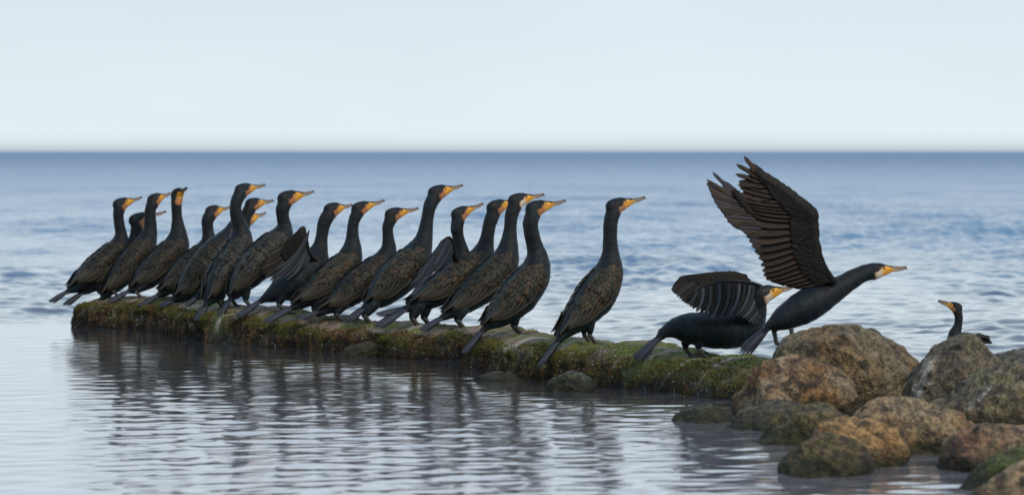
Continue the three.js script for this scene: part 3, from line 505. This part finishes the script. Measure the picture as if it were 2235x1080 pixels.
    const put = (a, b, len, wid, v) => {
      const p = P(a, b, .003), ta = P(Math.min(1, a + .02), b, .003).sub(P(Math.max(0, a - .02), b, .003)).normalize(), tb2 = P(a, Math.min(1, b + .03)).sub(P(a, Math.max(0, b - .03))).normalize(), nn = ta.clone().cross(tb2).normalize(); if (nn.z * sd < 0 && nn.dot(p.clone().sub(smp[Math.min(N, Math.round(mix(s0, s1, a)))].p)) < 0) nn.negate(); if (nn.dot(p.clone().sub(smp[Math.min(N, Math.max(0, Math.round(mix(s0, s1, a))))].p)) < 0) nn.negate();
      const y = ta.clone().addScaledVector(nn, rr(.05, .16)).addScaledVector(tb2, rr(-.16, .16)).normalize(), x = y.clone().cross(nn).normalize(), M = new THREE.Matrix4().makeBasis(x.multiplyScalar(wid), y.multiplyScalar(len), nn.multiplyScalar(Math.min(wid, len) * .5)); M.setPosition(p);
      if (single) { const m = mesh('covert_feather', covertG[v], quill, wing); M.decompose(m.position, m.quaternion, m.scale); } else bag.push(covertG[v].clone().applyMatrix4(M));
    };
    const rows = 17;
    for (let i = 0; i < rows; i++) {
      const a = mix(.035, .66, Math.pow(i / (rows - 1), .95)), girth = P(a, 0).distanceTo(P(a, .5)) + P(a, .5).distanceTo(P(a, 1)), big = mix(.0145, .023, smooth(.05, .6, a)) * (S / .0025), n = Math.max(3, Math.round(girth / big)), len = wingLen * .66 / rows * mix(1.75, 2.7, smooth(.1, .7, a));
      for (let j = 0; j <= n; j++) { const b = (j + (i % 2 ? .5 : 0) + rr(-.22, .22)) / n; if (b > 1.0 || b < -.02) continue; if (a > .44 && b > .70 - (a - .44) * 2.2) continue; put(a + rr(-.013, .013), Math.min(1, Math.max(0, b)), len * rr(.82, 1.2), girth / n * rr(1.05, 1.42), Math.min(4, Math.floor(rnd() * (a > .5 ? 5 : 4.2)))); }
    }
    const nf = 9;
    for (let i = 0; i < nf; i++) {                              // long feathers of the folded wing
      const k = i / (nf - 1), b0 = mix(.98, .16, k), a0 = mix(.34, .66, Math.pow(k, .8)), a1 = mix(.70, 1.0, Math.pow(k, .55)), b1 = mix(.97, .45, k), pts = [], wd = [], nn = [];
      for (let q = 0; q <= 9; q++) { const t = q / 9, a = mix(a0, a1, t), b = mix(b0, b1, t), p = P(a, b, .006 + .0011 * i); pts.push(p); const ta = P(Math.min(1, a + .02), b).sub(P(Math.max(0, a - .02), b)), tb2 = P(a, Math.min(1, b + .05)).sub(P(a, Math.max(0, b - .05))), m = ta.cross(tb2).normalize(); if (m.dot(p.clone().sub(smp[Math.min(N, Math.max(0, Math.round(mix(s0, s1, a))))].p)) < 0) m.negate(); nn.push(m); wd.push(.0105 * (S / .0025) * (t < .15 ? .8 : 1) * (t > .85 ? (q === 9 ? .3 : .75) : 1)); }
      const c = [[78, 74, 62], [62, 60, 53], [72, 66, 54]][i % 3], g = strip(pts, wd, nn, .0022, lin(...c), lin(7, 7, 8), .38);
      if (single) mesh('flight_feather', g, quill, wing); else bag.push(g);
    }
    if (bag.length) { const g = mergeGeometries(bag); const m = mesh('wing_feathers', g, quill, wing); m.userData.kind = 'stuff'; }
  }
  // ---- opened wings
  for (const w of o.open ?? []) {
    const edge = new THREE.CatmullRomCurve3(w.edge.map((e) => px(e[0], e[1], e[2] ?? 0)), false, 'centripetal'), nE = 26, ep = []; for (let i = 0; i <= nE; i++) ep.push(edge.getPoint(i / nE));
    const wing = mesh('wing', tube(ep, ep.map((_, i) => mix(w.thick ?? .02, .004, Math.pow(i / nE, .8))), 10, lin(...(w.armCol ?? [26, 25, 25]))), quill, root);
    const tips = w.tips.map((t) => px(t[0], t[1], t[2] ?? 0)), tipCurve = new THREE.CatmullRomCurve3(tips, false, 'centripetal');
    const ft = w.fingerTips?.map((t) => px(...t)), face = w.face ?? 1, cA = w.col ?? [[66, 54, 44], [54, 46, 40], [74, 58, 46]], nrmZ = V(.1, .1, face).normalize();
    const layer = (n, f0, len, wid, zoff, cols, name) => {
      const bag = [];
      for (let i = 0; i < n; i++) {
        const k = i / (n - 1), r = edge.getPoint(mix(w.r0 ?? .12, w.r1 ?? 1, k)), tp = name === 'flight_feather' && ft && i >= n - ft.length ? ft[i - n + ft.length] : tipCurve.getPoint(k), jit = name === 'flight_feather' ? 1 : rr(.85, 1.1);
        const A = r.clone().lerp(tp, f0), B = r.clone().lerp(tp, f0 + (len - f0) * jit), sag = B.clone().sub(A), perp = V(-sag.y, sag.x, 0).multiplyScalar((w.bend ?? .06) * (name === 'flight_feather' ? 1 : .5)), pts = [], wd = [];
        for (let q = 0; q <= 9; q++) { const t = q / 9; pts.push(A.clone().lerp(B, t).addScaledVector(perp, 4 * t * (1 - t)).addScaledVector(nrmZ, zoff + .0012 * (i % 2) + .0025 * Math.sin(t * 3))); wd.push(wid * (t < .1 ? .6 : 1) * (ft && i >= n - ft.length ? mix(.95, .46, smooth(.4, .62, t)) : 1) * (t > .78 ? Math.sqrt(Math.max(.05, 1 - ((t - .78) / .22) ** 2)) : 1)); }
        const c = cols[i % cols.length], g = strip(pts, wd, nrmZ, .0009, lin(...c), lin(c[0] * .55, c[1] * .55, c[2] * .57), .6, .05);
        name === 'flight_feather' ? mesh(name, g, quill, wing) : bag.push(g);
      }
      if (bag.length) { const m = mesh(name, mergeGeometries(bag), quill, wing); m.userData.kind = 'stuff'; }
    };
    layer(w.n ?? 20, 0, 1, w.wid ?? .012, 0, cA, 'flight_feather');
    if (w.cov !== 0) {                                          // rows of small feathers over the roots of the long ones
      const bag = [], nA2 = Math.round((w.n ?? 20) * 1.7), rowsC = w.rows ?? 7, fz = new THREE.Matrix4();
      for (let q = rowsC - 1; q >= 0; q--) for (let i = 0; i < nA2; i++) {
        const k = Math.min(1, Math.max(0, (i + (q % 2) * .5 + rr(-.15, .15)) / nA2)), r = edge.getPoint(mix(w.r0 ?? .12, w.r1 ?? 1, k)), tp = tipCurve.getPoint(k), L = tp.clone().sub(r), d = L.clone().normalize(), f = (q + .5) / rowsC * (w.covTo ?? .48) * rr(.92, 1.08);
        const y = d.clone().addScaledVector(nrmZ, .14).normalize(), x = y.clone().cross(nrmZ).normalize(), z = x.clone().cross(y), len = L.length() * .17 * rr(.85, 1.15), wd = (w.wid ?? .012) * rr(1.4, 1.9);
        fz.makeBasis(x.multiplyScalar(wd), y.multiplyScalar(len), z.multiplyScalar(wd * .4)); fz.setPosition(r.clone().addScaledVector(L, f).addScaledVector(nrmZ, .012 + .004 * (1 - q / rowsC)));
        const g = covertG[Math.floor(rnd() * 5)].clone().applyMatrix4(fz), cl = g.attributes.color, dk = w.covDark ?? .45; for (let p = 0; p < cl.count; p++) { const m = (cl.getX(p) + cl.getY(p) + cl.getZ(p)) / 3; cl.setXYZ(p, mix(m, cl.getX(p), .6) * dk, mix(m, cl.getY(p), .6) * dk, mix(m, cl.getZ(p), .6) * dk * 1.05); }
        bag.push(g);
      }
      const m = mesh('wing_coverts', mergeGeometries(bag), quill, wing); m.userData.kind = 'stuff';
    }
  }
  return root;
}

const S = (s) => s;
// from the far end of the wall to the near end; spine runs from the head to the root of the tail
cormorant({ label: 'cormorant at the far tip of the wall with its tail overhanging open water', tone: 2, foot: 188, yaw: 30, bill: [308, 433], tail: [104, 659], spine: [[262, 446, 14], [257, 465, 12], [259, 490, 11.8], [263, 515, 14], [258, 540, 23], [240, 560, 27], [213, 584, 28], [188, 606, 24], [169, 622, 17], [153, 633, 8]] });
cormorant({ label: 'cormorant with its head hidden behind the neck of the next bird, only its bill showing', tone: 2, foot: 216, yaw: 30, bill: [361, 464], tail: [136, 665], spine: [[300, 480, 15.5], [296, 505, 13], [291, 528, 15], [280, 550, 23], [258, 570, 27], [232, 592, 26], [208, 617, 18], [189, 634, 9]], cell: .010 });
cormorant({ label: 'cormorant third from the far tip, its bill reaching to the next head', tone: 2, foot: 250, yaw: 30, bill: [371, 424], tail: [202, 676], spine: [[336, 436, 14], [327, 457, 12.5], [327, 481, 13], [326, 506, 16], [319, 528, 22], [306, 550, 29], [281, 580, 30], [253, 613, 22], [233, 637, 12], [226, 646, 8]] });
cormorant({ label: 'slim cormorant with its head turned towards the viewer and a short looking bill', tone: 2, foot: 300, yaw: 30, bill: [408, 411], headW: .11, tail: [232, 659], spine: [[386, 424, 13.5], [384, 444, 12], [385, 471, 11.5], [387, 493, 14.5], [388, 515, 20], [382, 541, 29], [354, 573, 33], [322, 602, 28], [300, 623, 16], [289, 633, 9]] });
cormorant({ label: 'cormorant with a short S bent neck behind a bird with drooping wings', tone: 2, foot: 392, d: .34, yaw: 30, bill: [500, 455], tail: [299, 669], spine: [[463, 462, 14.5], [452, 481, 13.5], [453, 506, 13], [455, 530, 18], [438, 560, 27], [406, 589, 29], [378, 617, 22], [361, 634, 12], [352, 641, 9]], cell: .010 });
cormorant({ label: 'cormorant seen mostly behind others, lower bill tip of the crowded pair of heads', tone: 2, foot: 432, d: .30, yaw: 28, bill: [579, 467], tail: [346, 668], fan: .2, spine: [[538, 480, 15], [518, 484, 14], [503, 505, 15.5], [488, 530, 25], [464, 562, 37], [436, 597, 36], [412, 628, 25], [394, 646, 14], [383, 653, 9]], cell: .010 });
cormorant({ label: 'cormorant looking out from behind the tallest far bird, only head and neck front visible', tone: 1, foot: 508, d: .36, yaw: 30, bill: [595, 440], tail: [402, 667], spine: [[551, 446, 14.5], [538, 466, 13], [532, 492, 13], [528, 520, 17], [514, 552, 28], [486, 590, 29], [462, 619, 20], [444, 638, 11], [437, 645, 8]], cell: .010 });
cormorant({ label: 'tall cormorant of the far half of the row, back half turned to the viewer', tone: 1, foot: 482, d: .22, yaw: 44, bill: [577, 406], tail: [425, 700], fan: .15, single: true, spine: [[529, 415, 15], [516, 437, 13.5], [513, 458, 13], [519, 484, 16], [524, 503, 19], [524, 525, 27], [517, 552, 32], [492, 588, 33], [473, 622, 24], [460, 650, 14], [453, 660, 9]] });
cormorant({ label: 'cormorant with a long bill partly covered by the raised wings in front of it', tone: 1, foot: 540, yaw: 30, bill: [684, 421], tail: [467, 702], single: true, spine: [[626, 433, 17], [616, 457, 15], [617, 477, 14], [621, 496, 16], [615, 515, 24], [597, 538, 33], [558, 578, 36], [529, 613, 27], [513, 638, 15], [507, 648, 8]] });
cormorant({ label: 'cormorant drying two half raised wings folded back like a tent', foot: 612, yaw: 28, bill: [768, 450], tail: [512, 692], fold: [], spine: [[724, 458, 16], [708, 484, 15], [702, 514, 13.5], [697, 543, 18], [683, 576, 33], [652, 607, 38], [616, 630, 27], [590, 645, 15], [575, 652, 9]],
  open: [
    { edge: [[690, 562, -.06], [672, 545, -.12], [664, 520, -.16], [658, 496, -.18]], tips: [[640, 560, -.2], [618, 600, -.2], [600, 618, -.2], [582, 606, -.19], [570, 590, -.18], [590, 556, -.17]], n: 18, wid: .013, r0: .3, bend: .06, col: [[62, 58, 54], [52, 50, 48], [70, 65, 60]], covCol: [[60, 56, 52], [50, 48, 46]], thick: .018 },
    { edge: [[692, 572, .07], [676, 556, .12], [668, 535, .16], [674, 503, .19]], tips: [[646, 592, .17], [640, 596, .19], [633, 606, .2], [624, 612, .2], [612, 600, .2], [594, 618, .2], [592, 612, .2], [600, 590, .2]], n: 13, wid: .0085, r0: .3, bend: .09, cov: 0, col: [[62, 66, 72], [50, 53, 58], [70, 74, 80]], thick: .022 }] });
cormorant({ label: 'cormorant with a scaly bronze wing just in front of the tent winged bird', foot: 690, yaw: 30, bill: [838, 440], tail: [573, 703], single: true, spine: [[785, 455, 15], [772, 482, 12.8], [769, 506, 13], [769, 528, 16.5], [767, 549, 22.5], [757, 576, 31], [725, 608, 35], [685, 639, 26], [655, 661, 14], [643, 669, 9]] });
cormorant({ label: 'cormorant with a mottled brownish throat and a lower held head', tone: 2, foot: 738, yaw: 30, bill: [912, 457], tail: [646, 693], fan: .16, roll: .5, single: true, spine: [[858, 468, 15], [846, 495, 12.5], [847, 520, 13], [848, 543, 17], [842, 561, 22], [825, 586, 30], [782, 622, 34], [743, 655, 24], [715, 673, 13], [700, 681, 9]] });
cormorant({ label: 'cormorant stretching up tallest in the middle of the row', foot: 800, d: .22, yaw: 30, bill: [1009, 407], tail: [756, 701], fan: .14, single: true, spine: [[954, 421, 17], [939, 447, 15], [933, 474, 13.8], [929, 500, 16], [925, 522, 19.5], [917, 543, 26], [900, 573, 38], [864, 608, 41], [832, 641, 30], [811, 659, 15], [801, 666, 10]] });
cormorant({ label: 'cormorant lifting one dark half opened wing behind a scaly winged bird', foot: 930, d: .34, yaw: 30, bill: [1054, 447], tail: [820, 686], fold: [], spine: [[1003, 467, 15.5], [997, 498, 14], [1001, 522, 13.2], [1006, 541, 15], [1009, 561, 19], [1001, 589, 32], [972, 621, 36], [936, 649, 25], [908, 665, 13], [892, 672, 9]],
  open: [{ edge: [[1000, 580, .05], [990, 555, .10], [988, 530, .14], [980, 518, .16], [966, 524, .17]], tips: [[975, 572, .15], [962, 584, .16], [950, 594, .17], [932, 600, .18], [912, 630, .18], [896, 648, .18], [894, 628, .17], [926, 574, .16]], n: 17, wid: .011, r0: .35, bend: .05, col: [[58, 62, 70], [48, 51, 57], [68, 72, 80]], cov: 0, thick: .022 }] });
cormorant({ label: 'cormorant leaning forward with its bill behind the next head and a teal belly patch', foot: 905, d: .24, yaw: 30, bill: [1134, 438], tail: [815, 714], single: true, spine: [[1082, 453, 17], [1069, 488, 15], [1064, 514, 15.2], [1060, 534, 18], [1054, 555, 25], [1034, 582, 33], [991, 613, 37], [946, 642, 30], [912, 661, 16], [896, 670, 11]] });
cormorant({ label: 'cormorant with its bill across the head of the nearest crowded bird', tone: 2, foot: 1003, d: .26, yaw: 30, bill: [1187, 427], tail: [916, 721], pale: true, single: true, spine: [[1129, 438, 16.5], [1117, 467, 15.2], [1114, 494, 14.2], [1112, 518, 17], [1109, 544, 23], [1098, 578, 33], [1060, 619, 38], [1018, 655, 28], [988, 680, 15], [973, 689, 10]] });
cormorant({ label: 'cormorant at the near end of the crowded row with a fully visible scaly wing', foot: 1128, d: .26, yaw: 30, bill: [1234, 441], tail: [1008, 772], fan: .07, single: true, spine: [[1169, 455, 17.5], [1158, 485, 17], [1161, 513, 17], [1168, 540, 18.5], [1173, 563, 24], [1167, 597, 35], [1135, 643, 41], [1098, 680, 31], [1072, 703, 16], [1060, 714, 9]] });
cormorant({ label: 'cormorant standing upright alone on the wall with open water on both sides', foot: 1287, d: .27, yaw: 37, bill: [1408, 434], tail: [1176, 798], fan: .06, single: true, spine: [[1344, 450, 17.5], [1334, 480, 16], [1332, 525, 16.5], [1333, 558, 20], [1328, 598, 33], [1303, 645, 41], [1265, 690, 31], [1240, 718, 18], [1224, 737, 10]] });
cormorant({ label: 'crouching cormorant with half spread wings on the green mossy end of the wall', foot: 1530, d: .30, yaw: 25, bill: [1736, 628], headW: .12, pale: true, tail: [1382, 786], fan: .15, roll: .5, fold: [], feet: [[0, 0, .05], [-.03, 0, -.05]], spine: [[1666, 643, 20, .09], [1650, 660, 24, .06], [1640, 685, 34, .02], [1620, 712, 42], [1570, 721, 40], [1512, 717, 35], [1475, 716, 22], [1447, 727, 12]],
  open: [
    { edge: [[1645, 650, -.06], [1634, 622, -.14], [1618, 602, -.2], [1570, 597, -.26], [1520, 606, -.3]], tips: [[1600, 672, -.18], [1560, 680, -.22], [1520, 676, -.24], [1500, 664, -.26], [1488, 656, -.28], [1474, 642, -.3], [1466, 632, -.32], [1480, 612, -.32]], n: 22, wid: .018, r0: .15, bend: -.04, covDark: .7, col: [[66, 64, 60], [52, 50, 48], [74, 70, 66]], covCol: [[54, 52, 50], [44, 42, 42]], thick: .022 },
    { edge: [[1656, 668, .03], [1668, 634, .045], [1645, 619, .09], [1590, 614, .16], [1545, 621, .2], [1515, 634, .22]], tips: [[1652, 704, .13], [1640, 706, .14], [1622, 694, .15], [1598, 688, .16], [1572, 693, .17], [1546, 692, .18], [1520, 680, .2], [1494, 655, .22]], n: 22, wid: .0125, r0: .08, bend: .12, col: [[58, 62, 72], [26, 27, 30], [72, 77, 88], [34, 35, 38]], thick: .017, cov: 0 }] });
{
  const st = at(1712, 738, 14.75);
  cormorant({ label: 'cormorant pushing off with both wings raised high behind the largest boulder', stand: st, yaw: 16, bill: [1979, 587], pale: true, tail: [1617, 772], tailN: 6, fan: .13, roll: 1.0, fold: [], feet: [[.03, -.012, .03, -.004, .075], [-.03, -.04, -.035, -.012, .08]], group: 'cormorants resting on the sea wall',
    spine: [[1908, 592, 18.5], [1888, 596, 18.5], [1862, 609, 21], [1833, 627, 24.5], [1802, 643, 32], [1760, 668, 37], [1716, 692, 28], [1690, 706, 15], [1677, 711, 9]],
    open: [
      { edge: [[1800, 622, -.06], [1775, 580, -.14], [1745, 520, -.24], [1690, 486, -.32], [1652, 466, -.36], [1610, 424, -.38]], tips: [[1700, 600, -.2], [1668, 575, -.24], [1646, 545, -.27], [1634, 522, -.3], [1620, 502, -.32], [1592, 486, -.34], [1577, 464, -.35], [1561, 441, -.36], [1549, 414, -.37], [1543, 390, -.38], [1558, 379, -.38]], n: 22, wid: .022, fingerTips: [[1551, 420, -.37], [1543, 392, -.375], [1556, 376, -.38]], r0: .1, bend: .03, covTo: .18, rows: 4, col: [[64, 62, 66], [54, 46, 42], [72, 60, 52]], thick: .022 },
      { edge: [[1818, 618, .05], [1796, 580, .10], [1782, 535, .15], [1778, 495, .19], [1776, 464, .22], [1745, 436, .23], [1700, 404, .23], [1664, 384, .23]], tips: [[1728, 622, .08], [1694, 616, .1], [1670, 606, .12], [1664, 586, .14], [1654, 552, .17], [1649, 513, .2], [1649, 470, .21], [1633, 446, .22], [1621, 430, .22], [1615, 402, .22], [1609, 377, .22], [1611, 360, .22], [1626, 343, .22]], n: 27, wid: .025, fingerTips: [[1630, 446, .22], [1618, 430, .22], [1611, 404, .225], [1606, 380, .23], [1608, 359, .235], [1625, 341, .24]], r0: .04, bend: .03, covTo: .36, rows: 8, covDark: .5, col: [[62, 50, 41], [52, 43, 36], [70, 55, 45], [56, 46, 38]], covCol: [[34, 30, 27], [28, 25, 23], [44, 38, 32]], thick: .026 }] });
}
{
  const st = at(2098, 752, 19.0); st.y = 0;
  cormorant({ label: 'young dark cormorant swimming behind the pointed boulder and facing the other way', tone: 2, stand: st, yaw: 165, bill: [2050, 658], headW: 0, thigh: false, feet: [], tail: [2158, 753], group: 'cormorants swimming behind the boulders', spine: [[2088, 671, 11], [2094, 690, 9.2], [2092, 712, 9.6], [2086, 729, 14], [2090, 748, 20], [2112, 752, 24], [2140, 750, 17], [2160, 750, 8]], cell: .007 });
}

renderer.render(scene, camera);
